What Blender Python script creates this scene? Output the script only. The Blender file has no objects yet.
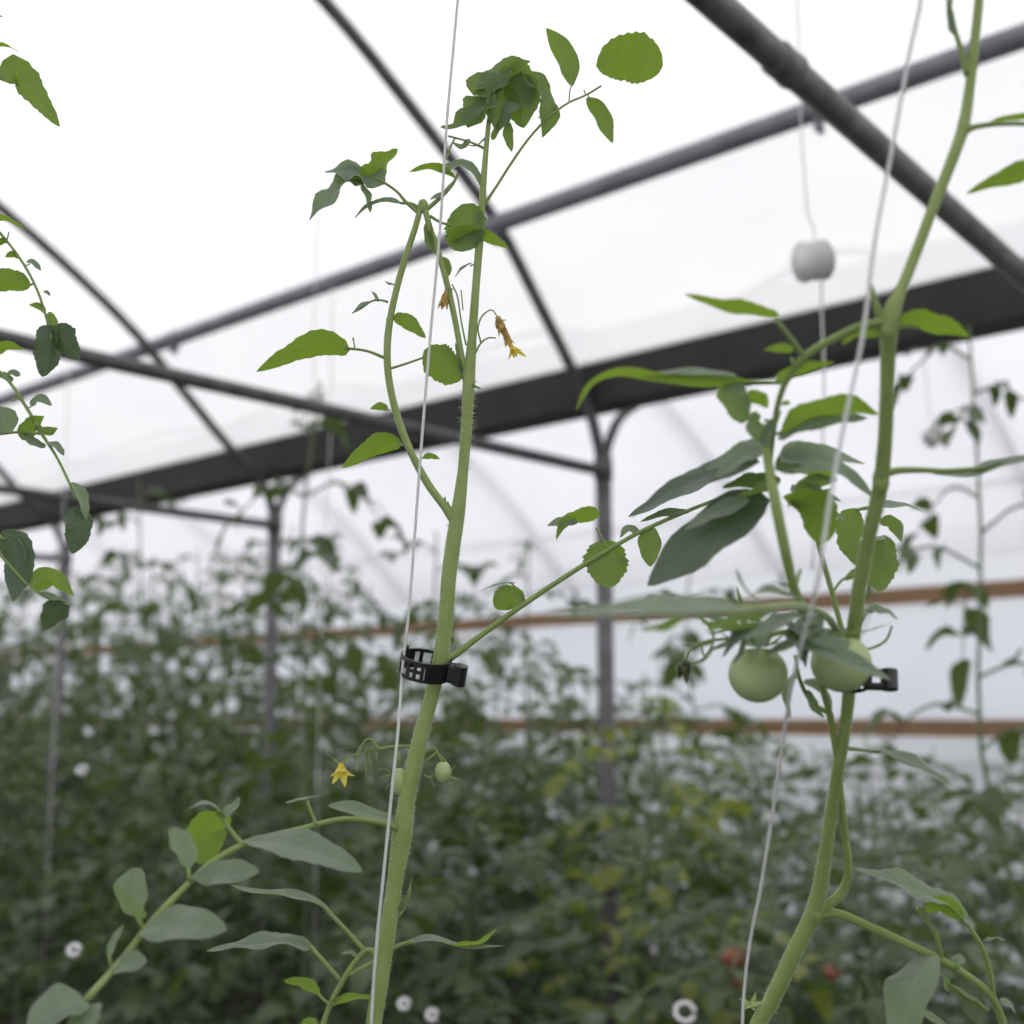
import bpy, math, random
from mathutils import Vector as V
random.seed(7)
C = bpy.context.scene.collection
# ------------------------------------------------------------------ camera frame
FPX = 1270.0; TH = math.radians(9.08); CAM = V((0, 0, 1.6)); S = 0.75
Fw = V((0, math.cos(TH), math.sin(TH))); Up = V((0, -math.sin(TH), math.cos(TH))); Rt = V((1, 0, 0))
AZ = math.radians(47.27)
Lv = V((-math.sin(AZ), math.cos(AZ), 0)); Pv = V((math.cos(AZ), math.sin(AZ), 0))   # along / across the greenhouse

def at(u, v, Y):
    """the point a photo measurement (u, v) refers to at forward distance Y; also its depth"""
    r = Fw + Rt * ((u - 512) / FPX) + Up * ((512 - v) / FPX)
    t = Y / r.y
    return CAM + r * t, t

def gh(P, L, z):
    """greenhouse coordinates (across, along, height above eye level, before scale) to world"""
    return CAM + (Pv * P + Lv * L) * S + V((0, 0, z * S))

# ------------------------------------------------------------------ materials
def nodes(name):
    m = bpy.data.materials.new(name); m.use_nodes = True
    nt = m.node_tree; nt.nodes.clear()
    return m, nt, nt.nodes, nt.links

def plain(name, c1, c2=None, rough=.5, metal=0., scale=20., bump=0., spec=.5, trans=None, stretch=None, fuzz=0.):
    m, nt, n, l = nodes(name)
    out = n.new('ShaderNodeOutputMaterial'); b = n.new('ShaderNodeBsdfPrincipled')
    b.inputs['Roughness'].default_value = rough; b.inputs['Metallic'].default_value = metal
    b.inputs['Specular IOR Level'].default_value = spec
    b.inputs['Sheen Weight'].default_value = fuzz; b.inputs['Sheen Roughness'].default_value = .32; b.inputs['Sheen Tint'].default_value = (.93, 1, .85, 1)
    tc = n.new('ShaderNodeTexCoord'); no = n.new('ShaderNodeTexNoise')
    no.inputs['Scale'].default_value = scale; no.inputs['Detail'].default_value = 4
    if stretch:
        mp = n.new('ShaderNodeMapping'); mp.inputs['Scale'].default_value = stretch
        l.new(tc.outputs['Object'], mp.inputs[0]); l.new(mp.outputs[0], no.inputs['Vector'])
    else:
        l.new(tc.outputs['Object'], no.inputs['Vector'])
    r = n.new('ShaderNodeValToRGB'); c2 = c2 or c1
    r.color_ramp.elements[0].position = .35; r.color_ramp.elements[1].position = .68
    r.color_ramp.elements[0].color = (*c1, 1); r.color_ramp.elements[1].color = (*c2, 1)
    l.new(no.outputs['Fac'], r.inputs[0]); l.new(r.outputs[0], b.inputs['Base Color'])
    if bump:
        bp = n.new('ShaderNodeBump'); bp.inputs['Strength'].default_value = bump; bp.inputs['Distance'].default_value = .01
        l.new(no.outputs['Fac'], bp.inputs['Height']); l.new(bp.outputs[0], b.inputs['Normal'])
    if trans:
        t = n.new('ShaderNodeBsdfTranslucent'); t.inputs[0].default_value = (*trans[0], 1)
        mx = n.new('ShaderNodeMixShader'); mx.inputs[0].default_value = trans[1]
        l.new(b.outputs[0], mx.inputs[1]); l.new(t.outputs[0], mx.inputs[2]); l.new(mx.outputs[0], out.inputs[0])
    else:
        l.new(b.outputs[0], out.inputs[0])
    return m

def leaf_mat(name, c1, c2, vein, tcol, tfac, sheen=.25, rough=.5, nsc=45):
    m, nt, n, l = nodes(name)
    out = n.new('ShaderNodeOutputMaterial'); b = n.new('ShaderNodeBsdfPrincipled')
    b.inputs['Roughness'].default_value = rough; b.inputs['Specular IOR Level'].default_value = .4
    b.inputs['Sheen Weight'].default_value = sheen; b.inputs['Sheen Roughness'].default_value = .4
    b.inputs['Sheen Tint'].default_value = (.9, 1, .92, 1)
    tc = n.new('ShaderNodeTexCoord'); no = n.new('ShaderNodeTexNoise')
    no.inputs['Scale'].default_value = nsc; no.inputs['Detail'].default_value = 5
    l.new(tc.outputs['Object'], no.inputs['Vector'])
    r = n.new('ShaderNodeValToRGB'); r.color_ramp.elements[0].position = .3; r.color_ramp.elements[1].position = .7
    r.color_ramp.elements[0].color = (*c1, 1); r.color_ramp.elements[1].color = (*c2, 1)
    l.new(no.outputs['Fac'], r.inputs[0])
    # veins from the leaf's own coordinates: x along the midrib, y across (0 at the midrib)
    sp = n.new('ShaderNodeSeparateXYZ'); l.new(tc.outputs['UV'], sp.inputs[0])
    def M(op, a, b_=None, c=None):
        q = n.new('ShaderNodeMath'); q.operation = op
        for i, x in enumerate((a, b_, c)):
            if x is None: continue
            if isinstance(x, (int, float)): q.inputs[i].default_value = x
            else: l.new(x, q.inputs[i])
        return q.outputs[0]
    ay = M('ABSOLUTE', sp.outputs[1])
    mid = M('SUBTRACT', 1., M('MULTIPLY', ay, 14.)); mid = M('MAXIMUM', mid, 0.)
    ph = M('MULTIPLY_ADD', ay, -.22, sp.outputs[0]); fr = M('FRACT', M('MULTIPLY', ph, 7.))
    tri = M('ABSOLUTE', M('SUBTRACT', fr, .5)); side = M('MAXIMUM', M('SUBTRACT', 1., M('MULTIPLY', tri, 9.)), 0.)
    vs = M('MINIMUM', M('ADD', mid, M('MULTIPLY', side, .6)), 1.)
    mx = n.new('ShaderNodeMix'); mx.data_type = 'RGBA'
    l.new(M('MULTIPLY', vs, .55), mx.inputs[0]); l.new(r.outputs[0], mx.inputs[6]); mx.inputs[7].default_value = (*vein, 1)
    l.new(mx.outputs[2], b.inputs['Base Color'])
    bp = n.new('ShaderNodeBump'); bp.inputs['Strength'].default_value = .35; bp.inputs['Distance'].default_value = .0015
    l.new(M('SUBTRACT', M('MULTIPLY', no.outputs['Fac'], .8), vs), bp.inputs['Height']); l.new(bp.outputs[0], b.inputs['Normal'])
    t = n.new('ShaderNodeBsdfTranslucent')
    m2 = n.new('ShaderNodeMix'); m2.data_type = 'RGBA'; l.new(M('MULTIPLY', vs, .35), m2.inputs[0])
    m2.inputs[6].default_value = (*tcol, 1); m2.inputs[7].default_value = (tcol[0] * .6, tcol[1] * .7, tcol[2], 1)
    l.new(m2.outputs[2], t.inputs[0]); l.new(bp.outputs[0], t.inputs['Normal'])
    ms = n.new('ShaderNodeMixShader'); ms.inputs[0].default_value = tfac
    l.new(b.outputs[0], ms.inputs[1]); l.new(t.outputs[0], ms.inputs[2]); l.new(ms.outputs[0], out.inputs[0])
    return m

def film_mat(name, clear, col, dirt):
    m, nt, n, l = nodes(name)
    out = n.new('ShaderNodeOutputMaterial'); t = n.new('ShaderNodeBsdfTransparent'); d = n.new('ShaderNodeBsdfTranslucent')
    df = n.new('ShaderNodeBsdfDiffuse')
    tc = n.new('ShaderNodeTexCoord'); no = n.new('ShaderNodeTexNoise'); no.inputs['Scale'].default_value = 1.3; no.inputs['Detail'].default_value = 6
    l.new(tc.outputs['Object'], no.inputs['Vector'])
    r = n.new('ShaderNodeValToRGB'); r.color_ramp.elements[0].position = .3; r.color_ramp.elements[1].position = .65
    r.color_ramp.elements[0].color = (*dirt, 1); r.color_ramp.elements[1].color = (*col, 1)
    l.new(no.outputs['Fac'], r.inputs[0]); l.new(r.outputs[0], d.inputs[0]); l.new(r.outputs[0], df.inputs[0])
    a = n.new('ShaderNodeMixShader'); a.inputs[0].default_value = .3
    l.new(d.outputs[0], a.inputs[1]); l.new(df.outputs[0], a.inputs[2])
    b = n.new('ShaderNodeMixShader'); b.inputs[0].default_value = 1 - clear
    l.new(t.outputs[0], b.inputs[1]); l.new(a.outputs[0], b.inputs[2]); l.new(b.outputs[0], out.inputs[0])
    return m

LEAF = leaf_mat('tomato_leaf', (.190, .240, .180), (.265, .310, .245), (.36, .41, .32), (.27, .43, .035), .40, .4)
YOUNG = leaf_mat('young_tomato_leaf', (.13, .19, .085), (.19, .25, .12), (.28, .35, .19), (.30, .47, .03), .5)
FAR = leaf_mat('row_leaf', (.024, .038, .012), (.16, .195, .11), (.18, .215, .13), (.15, .23, .03), .34, nsc=9)  # pale noise tone: sky reflection off upper faces put into the colour
SHADED = leaf_mat('shaded_tomato_leaf', (.085, .115, .085), (.12, .155, .115), (.18, .22, .16), (.13, .22, .03), .28, .3)  # darker leaf copy: shade of leaves seen from below put into the colour
PALE = leaf_mat('yellowing_leaf', (.20, .25, .06), (.27, .30, .08), (.3, .36, .14), (.34, .42, .06), .4)
STEM = plain('stem_green', (.29, .37, .10), (.36, .44, .155), .55, scale=60, bump=.1, trans=((.35, .5, .12), .18), fuzz=1.)
RSTEM = plain('rachis_green', (.25, .34, .09), (.32, .41, .14), .55, scale=60, trans=((.32, .48, .1), .2), fuzz=.9)
BSTEM = plain('old_stem', (.10, .14, .06), (.17, .21, .10), .7, scale=30)
HAIR = plain('stem_hair', (.75, .8, .68), None, .6, trans=((.8, .85, .7), .5))
FRUIT = plain('unripe_tomato_skin', (.38, .46, .19), (.45, .53, .26), .35, scale=9)
RIPE = plain('ripe_tomato_skin', (.24, .085, .045), (.30, .13, .06), .3, scale=9)
PETAL = plain('yellow_petal', (.88, .76, .10), (.92, .82, .18), .5, trans=((.95, .82, .12), .4))
WILT = plain('withered_petal', (.55, .36, .10), (.75, .58, .22), .7, scale=120, trans=((.6, .35, .08), .4))
DRY = plain('dried_flower', (.05, .07, .03), (.13, .13, .06), .8, scale=90)
TWINE = plain('white_twine', (.78, .78, .76), (.9, .9, .88), .7, scale=300, trans=((.85, .85, .82), .35))
BLACK = plain('black_plastic', (.010, .010, .011), (.016, .016, .017), .35, scale=60)
WHITEP = plain('white_plastic', (.72, .73, .72), (.82, .82, .82), .5)
STEEL = plain('galvanised_pipe', (.20, .20, .225), (.27, .27, .30), .5, .2, scale=14, bump=.05)
DSTEEL = plain('weathered_pipe', (.085, .084, .090), (.145, .143, .150), .55, .2, scale=16, bump=.08)
RUSTY = plain('dull_tie_pipe', (.12, .115, .113), (.24, .23, .225), .5, .2, scale=24, bump=.12)
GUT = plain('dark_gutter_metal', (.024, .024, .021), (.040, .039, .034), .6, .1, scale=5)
WOOD = plain('brown_board', (.27, .15, .075), (.38, .235, .13), .7, scale=6, stretch=(1, 1, 8))
SOIL = plain('dark_soil', (.022, .022, .016), (.05, .047, .036), .95, scale=5, bump=.5)
FILM = film_mat('greenhouse_film', .12, (.94, .94, .955), (.87, .87, .895))
FFILM = film_mat('next_bay_film', .15, (.80, .80, .845), (.72, .72, .77))
WFILM = film_mat('side_film', .3, (.82, .83, .885), (.70, .73, .79))

# ------------------------------------------------------------------ object helpers
def empty(name, loc, label=None, cat=None, group=None):
    o = bpy.data.objects.new(name, None); C.objects.link(o); o.location = loc; o.empty_display_size = .05
    tag(o, label, cat, group)
    return o
def tag(o, label=None, cat=None, group=None, kind=None):
    if label: o['label'] = label
    if cat: o['category'] = cat
    if group: o['group'] = group
    if kind: o['kind'] = kind
    return o
def origin_of(o):
    p = V((0, 0, 0))
    while o: p = p + o.location; o = o.parent
    return p

class MB:
    def __init__(s): s.v = []; s.f = []; s.uv = []
    def add(s, vs, fs, uvs=None):
        k = len(s.v); s.v += [tuple(x) for x in vs]; s.f += [tuple(i + k for i in f) for f in fs]
        s.uv += uvs if uvs else [(.5, .5)] * len(vs)
        return s
    def build(s, name, mat, parent=None, smooth=True, loc=None):
        me = bpy.data.meshes.new(name)
        o0 = origin_of(parent) if parent else (loc if loc is not None else V((0, 0, 0)))
        me.from_pydata([tuple(V(p) - o0) for p in s.v], [], s.f)
        ul = me.uv_layers.new(name='UVMap')
        for lp in me.loops: ul.data[lp.index].uv = s.uv[lp.vertex_index]
        for p in me.polygons: p.use_smooth = smooth
        me.materials.append(mat)
        o = bpy.data.objects.new(name, me); C.objects.link(o)
        if parent: o.parent = parent
        elif loc is not None: o.location = loc
        return o

def smooth_path(pts, n=6):
    """centripetal Catmull-Rom through (Vector, radius) pairs"""
    if len(pts) < 3 or n <= 1: return pts
    o = []; P = [(pts[0][0] * 2 - pts[1][0], 0)] + list(pts) + [(pts[-1][0] * 2 - pts[-2][0], 0)]
    for i in range(1, len(P) - 2):
        a, b, c, d = (P[i + k][0] for k in (-1, 0, 1, 2))
        t1 = max(1e-5, (b - a).length ** .5); t2 = t1 + max(1e-5, (c - b).length ** .5); t3 = t2 + max(1e-5, (d - c).length ** .5)
        for k in range(n):
            f = k / n; t = t1 + (t2 - t1) * f
            A1 = a.lerp(b, t / t1); A2 = b.lerp(c, f); A3 = c.lerp(d, (t - t2) / (t3 - t2))
            B1 = A1.lerp(A2, t / t2); B2 = A2.lerp(A3, (t - t1) / (t3 - t1))
            o.append((B1.lerp(B2, f), P[i][1] + (P[i + 1][1] - P[i][1]) * f))
    o.append(pts[-1]); return o

def tube(mb, pts, sides=10, n=6, cap=True):
    pts = smooth_path(pts, n); vs = []; fs = []; prev = None
    for i, (p, r) in enumerate(pts):
        d = (pts[min(i + 1, len(pts) - 1)][0] - pts[max(i - 1, 0)][0]).normalized()
        if prev is None:
            ref = V((0, 0, 1)) if abs(d.z) < .9 else V((1, 0, 0)); x = d.cross(ref).normalized()
        else:
            x = (prev - d * prev.dot(d)).normalized()
        prev = x; y = d.cross(x)
        for k in range(sides):
            a = 2 * math.pi * k / sides
            vs.append(p + (x * math.cos(a) + y * math.sin(a)) * r)
    m = len(pts)
    for i in range(m - 1):
        for k in range(sides):
            k2 = (k + 1) % sides
            fs.append((i * sides + k, i * sides + k2, (i + 1) * sides + k2, (i + 1) * sides + k))
    if cap:
        fs.append(tuple(range(sides))[::-1]); fs.append(tuple((m - 1) * sides + k for k in range(sides)))
    mb.add(vs, fs); return mb

def blob(mb, c, r, sc=(1, 1, 1), seg=20, rings=12, ribs=0, ax=None):
    """rounded body about axis z (squashed / ribbed like a fruit)"""
    vs = []; fs = []
    for i in range(rings + 1):
        ph = math.pi * i / rings
        for k in range(seg):
            a = 2 * math.pi * k / seg
            rr = r * math.sin(ph) * (1 + ribs * math.cos(5 * a) * math.sin(ph))
            z = r * math.cos(ph) * (1 - .12 * math.exp(-(ph / .45) ** 2))
            vs.append(V((c[0] + rr * math.cos(a) * sc[0], c[1] + rr * math.sin(a) * sc[1], c[2] + z * sc[2])))
    for i in range(rings):
        for k in range(seg):
            k2 = (k + 1) % seg
            fs.append((i * seg + k, (i + 1) * seg + k, (i + 1) * seg + k2, i * seg + k2))
    mb.add(vs, fs); return mb

def box(mb, c, x, y, z, sx, sy, sz, bev=0.0):
    """box with axes x,y,z and half sizes, edges chamfered by bev"""
    vs = []; fs = []
    if bev <= 0:
        for i in (-1, 1):
            for j in (-1, 1):
                for k in (-1, 1): vs.append(c + x * sx * i + y * sy * j + z * sz * k)
        fs = [(0, 1, 3, 2), (4, 6, 7, 5), (0, 4, 5, 1), (2, 3, 7, 6), (0, 2, 6, 4), (1, 5, 7, 3)]
    else:
        loop = []
        for (i, j, o) in ((1, 1, 0), (-1, 1, 1), (-1, -1, 0), (1, -1, 1)):
            A = (i * sx, j * (sy - bev)); B = (i * (sx - bev), j * sy)
            loop += [A, B] if o == 0 else [B, A]
        lv = [(-sz, 1), (-sz + bev, 0), (sz - bev, 0), (sz, 1)]
        for (zz, ins) in lv:
            q = 1 if not ins else 1 - bev / max(sx, sy, 1e-6)
            for (a, b) in loop: vs.append(c + x * a * q + y * b * q + z * zz)
        for r in range(3):
            for k in range(8): fs.append((r * 8 + k, r * 8 + (k + 1) % 8, (r + 1) * 8 + (k + 1) % 8, (r + 1) * 8 + k))
        fs.append(tuple(range(8))[::-1]); fs.append(tuple(24 + k for k in range(8)))
    mb.add(vs, fs); return mb

def blade(mb, spine, width, nrm, fold=.25, ser=.12, teeth=9, wav=.05, N=22, M=4, widest=.36, twist=0., sq=.75, seed=0):
    """one leaf blade along the points of spine; nrm is the direction its upper face looks to"""
    rnd = random.Random(seed)
    pts = smooth_path([(p, 0.) for p in spine], 8); pts = [p for p, _ in pts]
    seg = [0.]
    for i in range(1, len(pts)): seg.append(seg[-1] + (pts[i] - pts[i - 1]).length)
    T = seg[-1] or 1e-6
    def pos(t):
        s = t * T
        for i in range(1, len(pts)):
            if s <= seg[i] + 1e-9:
                k = (s - seg[i - 1]) / max(1e-9, seg[i] - seg[i - 1]); return pts[i - 1].lerp(pts[i], k)
        return pts[-1]
    vs = []; fs = []; uv = []; p1, p2, p3 = [rnd.uniform(0, 6.3) for _ in range(3)]
    lop = rnd.uniform(-.12, .12)
    for i in range(N + 1):
        t = i / N
        c = pos(t); d = (pos(min(1, t + .03)) - pos(max(0, t - .03))).normalized()
        s = d.cross(nrm)
        if s.length < 1e-4: s = d.cross(nrm + V((.1, .2, .3)))
        s.normalize(); n = s.cross(d)
        a = twist * t
        s, n = s * math.cos(a) + n * math.sin(a), n * math.cos(a) - s * math.sin(a)
        q = t ** (math.log(.5) / math.log(widest)); h = max(0., math.sin(math.pi * min(1, q))) ** sq
        for j in range(-M, M + 1):
            y = j / M; sd = 1 if j >= 0 else -1
            ph = (t * teeth + (p1 if sd > 0 else p2)) % 1.0
            saw = ser * (ph - .45) * min(1, 4 * (1 - t)) if abs(j) == M else (ser * .4 * (ph - .45) if abs(j) == M - 1 else 0)
            hw = width * .5 * h * (1 + sd * lop) * (1 + saw)
            ff = fold * (1 - .35 * abs(y))
            off = s * (hw * y * math.cos(ff)) + n * (hw * abs(y) * math.sin(ff))
            off += n * (wav * width * math.sin(6.5 * t * 2 + p3 + sd * 1.2) * y * y * h)
            # puckering between the side veins
            off += n * (.018 * width * math.cos(2 * math.pi * 7 * (t - .22 * abs(y))) * abs(y) * (1 - abs(y)) * 4 * h)
            vs.append(c + off); uv.append((t, y))
    W = 2 * M + 1
    for i in range(N):
        for j in range(2 * M):
            fs.append((i * W + j, i * W + j + 1, (i + 1) * W + j + 1, (i + 1) * W + j))
    mb.add(vs, fs, uv); return mb

# ------------------------------------------------------------------ plant drawing from measured points
CUR = {'Y': lambda v: .8}
def pt(p):
    Y = p[3] if len(p) > 3 else CUR['Y'](p[1])
    return at(p[0], p[1], Y)
def pw(p):                                     # (u, v, width px[, Y]) -> (point, radius)
    q, d = pt(p); return (q, p[2] * .335 * d / FPX)
def p2(p):                                     # (u, v[, Y]) -> point, depth
    return at(p[0], p[1], p[2] if len(p) > 2 else CUR['Y'](p[1]))
SEED = [0]
def leaflet(parent, spine, w, nv=.6, mat=None, fold=.25, ser=.14, name='leaflet', arch=0., mb=None, **k):
    SEED[0] += 1
    q = [p2(p) for p in spine]; pts = [x[0] for x in q]; dep = q[0][1]
    a = (pts[-1] - pts[0]).normalized(); vw = (CAM - pts[len(pts) // 2]).normalized()
    perp = a.cross(vw); perp = perp.normalized() if perp.length > 1e-3 else V((0, 0, 1))
    if perp.z < 0: perp = -perp
    vw = (vw - a * vw.dot(a)).normalized()
    n = vw * nv + perp * math.sqrt(max(0, 1 - nv * nv))
    if len(pts) == 2:
        L = (pts[1] - pts[0]).length
        pts = [pts[0], pts[0].lerp(pts[1], .5) + n * L * (arch or .06), pts[1]]
    m = mb or MB()
    blade(m, pts, w * dep / FPX, n, fold=fold, ser=ser, seed=SEED[0], **k)
    return m.build(name, mat or LEAF, parent) if mb is None else m
def stalk(parent, name, paths, mat=RSTEM, sides=10):
    m = MB()
    for p in paths: tube(m, [pw(x) for x in p], sides)
    return m.build(name, mat, parent)
def hairs(parent, path, count, length=.0022, seed=3):
    rnd = random.Random(seed); pts = smooth_path([pw(x) for x in path], 6); m = MB()
    for _ in range(count):
        i = rnd.randrange(len(pts) - 1); t = rnd.random()
        c = pts[i][0].lerp(pts[i + 1][0], t); r = pts[i][1]
        d = (pts[i + 1][0] - pts[i][0]).normalized()
        x = V((rnd.gauss(0, 1), rnd.gauss(0, 1), rnd.gauss(0, 1))); x = (x - d * x.dot(d)).normalized(); y = d.cross(x)
        b = c + x * r * .97; tip = c + x * (r + length * rnd.uniform(.5, 1.3)) + d * rnd.uniform(-.0006, .0006)
        w = .00011
        m.add([b + y * w, b - y * w * .5 + d * w, b - y * w * .5 - d * w, tip], [(0, 1, 3), (1, 2, 3), (2, 0, 3)])
    return tag(m.build('stem_hairs', HAIR, parent), kind='stuff')
def flower(parent, c, size, dirn, mat=PETAL, n=6, back=.6, name='flower', seed=1, cone=True, spread=1.):
    """petals swept back round a pointed anther cone that looks along dirn"""
    rnd = random.Random(seed); dirn = dirn.normalized(); m = MB()
    x = dirn.cross(V((.3, .9, .2))).normalized(); y = dirn.cross(x)
    for k in range(n):
        a = 2 * math.pi * (k + rnd.uniform(-.15, .15)) / n; r = x * math.cos(a) + y * math.sin(a)
        L = size * rnd.uniform(.85, 1.1)
        sp = [c, c + r * L * .45 * spread + dirn * L * (.12 if back > 0 else .4), c + r * L * .9 * spread - dirn * L * back * rnd.uniform(.6, 1.)]
        blade(m, sp, L * .36, dirn, fold=.2, ser=0, N=8, M=2, widest=.3, seed=seed * 9 + k)
    if cone: tube(m, [(c - dirn * size * .05, size * .13), (c + dirn * size * .3, size * .15), (c + dirn * size * .75, size * .03)], 8)
    return m.build(name, mat, parent)
def sepals(parent, c, L, dirn, n=5, spread=.9, mat=None, name='calyx', seed=1, w=.2):
    rnd = random.Random(seed); m = MB(); dirn = dirn.normalized()
    x = dirn.cross(V((.2, .9, .3))).normalized(); y = dirn.cross(x)
    for k in range(n):
        a = 2 * math.pi * (k + rnd.uniform(-.2, .2)) / n; r = x * math.cos(a) + y * math.sin(a); l = L * rnd.uniform(.8, 1.15)
        sp = [c, c + (r * spread + dirn * .2) * l * .5, c + (r * spread + dirn * rnd.uniform(.1, .7)) * l]
        blade(m, sp, l * w, dirn, fold=.3, ser=0, N=8, M=2, widest=.3, seed=seed * 7 + k)
    return m.build(name, mat or RSTEM, parent)

# ================================================================== MAIN PLANT
YM = .80; CUR['Y'] = lambda v: YM
b0, d0 = at(372, 1040, YM)
base = V((b0.x - .01, YM, 0))
main = empty('tomato_plant', base, 'sharp pale green tomato plant in the middle, clipped below its side branch', 'plant')
STEM_M = [(372, 1045, 24), (380, 985, 24), (388, 930, 24), (396, 875, 24), (402, 836, 31), (407, 800, 25), (413, 770, 25), (421, 735, 23), (432, 695, 22), (441, 655, 23), (446, 615, 23), (449, 575, 23), (453, 545, 23), (458, 512, 22), (463, 470, 16), (467, 420, 17), (469, 380, 19), (472, 340, 14), (476, 285, 12), (480, 235, 12), (483, 190, 10), (486, 150, 8), (489, 120, 7)]
m = MB(); tube(m, [(V((base.x, base.y, 0)), .008), (V((base.x + .02, base.y + .012, .55)), .0085)] + [pw(x) for x in STEM_M], 14)
for (u, v, r) in ((442, 652, 8.5), (403, 836, 10), (469, 379, 7), (457, 515, 8)):
    q, d = at(u, v, YM); blob(m, q, r * d / FPX, (.9, .9, 1.9), 12, 8)
m.build('stem', STEM, main)
hairs(main, [x for x in STEM_M if 480 > x[1] > 360] , 260, .004, 4)
hairs(main, [x for x in STEM_M if x[1] > 480], 1500, .0021, 5)
stalk(main, 'side_shoot', [[(455, 522, 15), (444, 506, 12), (428, 484, 12), (410, 450, 11), (396, 412, 11), (388, 372, 11), (388, 335, 11), (394, 300, 10), (404, 262, 10), (416, 225, 9), (421, 205, 9)]], STEM, 12)
stalk(main, 'side_shoot', [[(468, 388, 11), (462, 358, 9), (456, 325, 9), (449, 292, 9), (440, 258, 9), (430, 228, 9), (424, 205, 9)]], STEM, 12)
m = MB(); q, d = at(423, 206, YM); blob(m, q, 6 * d / FPX, (.9, .8, 1.3), 12, 8); m.build('growing_tip', STEM, main)

def cleaf(parent, paths, leaves, name='compound_leaf', mat=RSTEM):
    r = stalk(parent, name, paths, mat)
    for lf in leaves:
        sp, w = lf[0], lf[1]; kw = dict(lf[2]) if len(lf) > 2 else {}
        leaflet(r, sp, w, **kw)
    return r
U = dict(nv=-.8, mat=YOUNG); UF = dict(nv=-.9, mat=YOUNG); T = dict(nv=.6); TF = dict(nv=.85)
# leaves of the left shoot
cleaf(main, [[(385, 358, 5), (367, 351, 4), (345, 348, 4)], [(355, 350, 2.5), (354, 343, 2), (353, 338, 3)]], [([(350, 350), (318, 345), (285, 358), (256, 372)], 33, dict(nv=-.75, mat=YOUNG, widest=.28, fold=.2))])
cleaf(main, [[(386, 320, 4), (394, 318, 3)]], [([(393, 317), (408, 322), (426, 338)], 19, U)])
cleaf(main, [[(389, 369, 4), (405, 364, 3.5), (428, 356, 3)]], [([(424, 350), (440, 365), (463, 378)], 40, dict(nv=-.9, mat=YOUNG, widest=.45, sq=.55, ser=.18))])
cleaf(main, [[(389, 410, 3), (386, 409, 2)]], [([(388, 409), (380, 407), (370, 409)], 10, U)])
cleaf(main, [[(405, 446, 4), (398, 444, 4)]], [([(402, 443), (380, 443), (360, 455), (342, 468)], 27, dict(nv=-.75, mat=YOUNG, widest=.33, fold=.15))])
cleaf(main, [[(421, 458, 3), (425, 458, 2)]], [([(423, 457), (431, 456), (440, 459)], 8, U)])
cleaf(main, [[(388, 302, 4), (380, 300, 3), (372, 301, 3), (360, 309, 3), (352, 313, 2)]], [([(378, 302), (375, 295), (371, 291)], 6, T), ([(370, 302), (362, 305), (353, 313)], 6, T)])
cleaf(main, [[(397, 285, 2), (390, 284, 2)]], [([(393, 284), (389, 284), (385, 281)], 4, T)])
# tuft of big leaves on the left shoot's top
cleaf(main, [[(420, 214, 7), (406, 202, 5), (395, 190, 4), (372, 178, 4), (352, 182, 3)]],
      [([(372, 180), (350, 180), (330, 198), (309, 221)], 36, dict(nv=.45, wav=.14, fold=.5, widest=.4)), ([(362, 182), (378, 170), (398, 149)], 36, dict(nv=-.6, wav=.12, mat=YOUNG, fold=.4)),
       ([(385, 184), (356, 172), (324, 172)], 36, dict(nv=.5, wav=.15)), ([(360, 180), (366, 196), (370, 213)], 24, dict(nv=.3))])
cleaf(main, [[(424, 212, 6), (412, 204, 5), (400, 203, 4)]], [([(402, 204), (382, 202), (367, 208), (354, 219)], 13, dict(nv=.25, fold=.6))])
cleaf(main, [[(426, 210, 7), (440, 198, 6), (452, 185, 5), (458, 174, 4)]],
      [([(456, 178), (432, 168), (409, 172)], 16, dict(nv=-.5, mat=YOUNG, fold=.4)), ([(440, 172), (462, 165), (474, 172), (482, 188)], 18, dict(nv=.4, fold=.4)), ([(430, 200), (446, 192), (456, 178)], 11, dict(nv=.4))])
cleaf(main, [[(430, 216, 5), (440, 222, 4), (452, 226, 4)]],
      [([(462, 204), (466, 225), (462, 252)], 46, dict(nv=-.9, mat=YOUNG, widest=.5, sq=.45, ser=.2, fold=.1)), ([(446, 240), (475, 234), (510, 249)], 24, dict(nv=-.6, mat=YOUNG)), ([(426, 222), (428, 240), (436, 254)], 14, dict(nv=-.7, mat=YOUNG))])
cleaf(main, [[(436, 252, 4), (442, 262, 3)]], [([(440, 258), (447, 268), (446, 280)], 12, U)])
cleaf(main, [[(477, 263, 3), (470, 266, 2)]], [([(472, 263), (463, 268), (455, 277)], 8, dict(nv=.3))])
# crown at the very top
cleaf(main, [[(489, 124, 6), (490, 105, 6), (500, 92, 5)]],
      [([(486, 96), (506, 70), (531, 61)], 34, dict(nv=.6, wav=.1, mat=YOUNG)), ([(494, 98), (480, 84), (474, 96)], 34, dict(nv=.6, mat=YOUNG)), ([(496, 98), (470, 114), (456, 126), (440, 127)], 28, dict(nv=.55, wav=.12, mat=YOUNG)),
       ([(494, 90), (482, 106), (468, 128)], 44, dict(nv=.6, wav=.1, widest=.5, mat=YOUNG)), ([(500, 80), (500, 104), (497, 132)], 30, dict(nv=-.8, widest=.5, mat=YOUNG)), ([(500, 70), (520, 84), (534, 106)], 46, dict(nv=-.85, mat=YOUNG)),
       ([(506, 80), (520, 98), (524, 128)], 46, dict(nv=-.9, mat=YOUNG)), ([(520, 70), (540, 88), (548, 112), (542, 138)], 36, dict(nv=.5, wav=.1, mat=YOUNG)), 
       ([(508, 122), (507, 132), (512, 152)], 13, dict(nv=-.8, mat=YOUNG)), ([(520, 105), (508, 112), (506, 128)], 22, T)])
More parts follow.
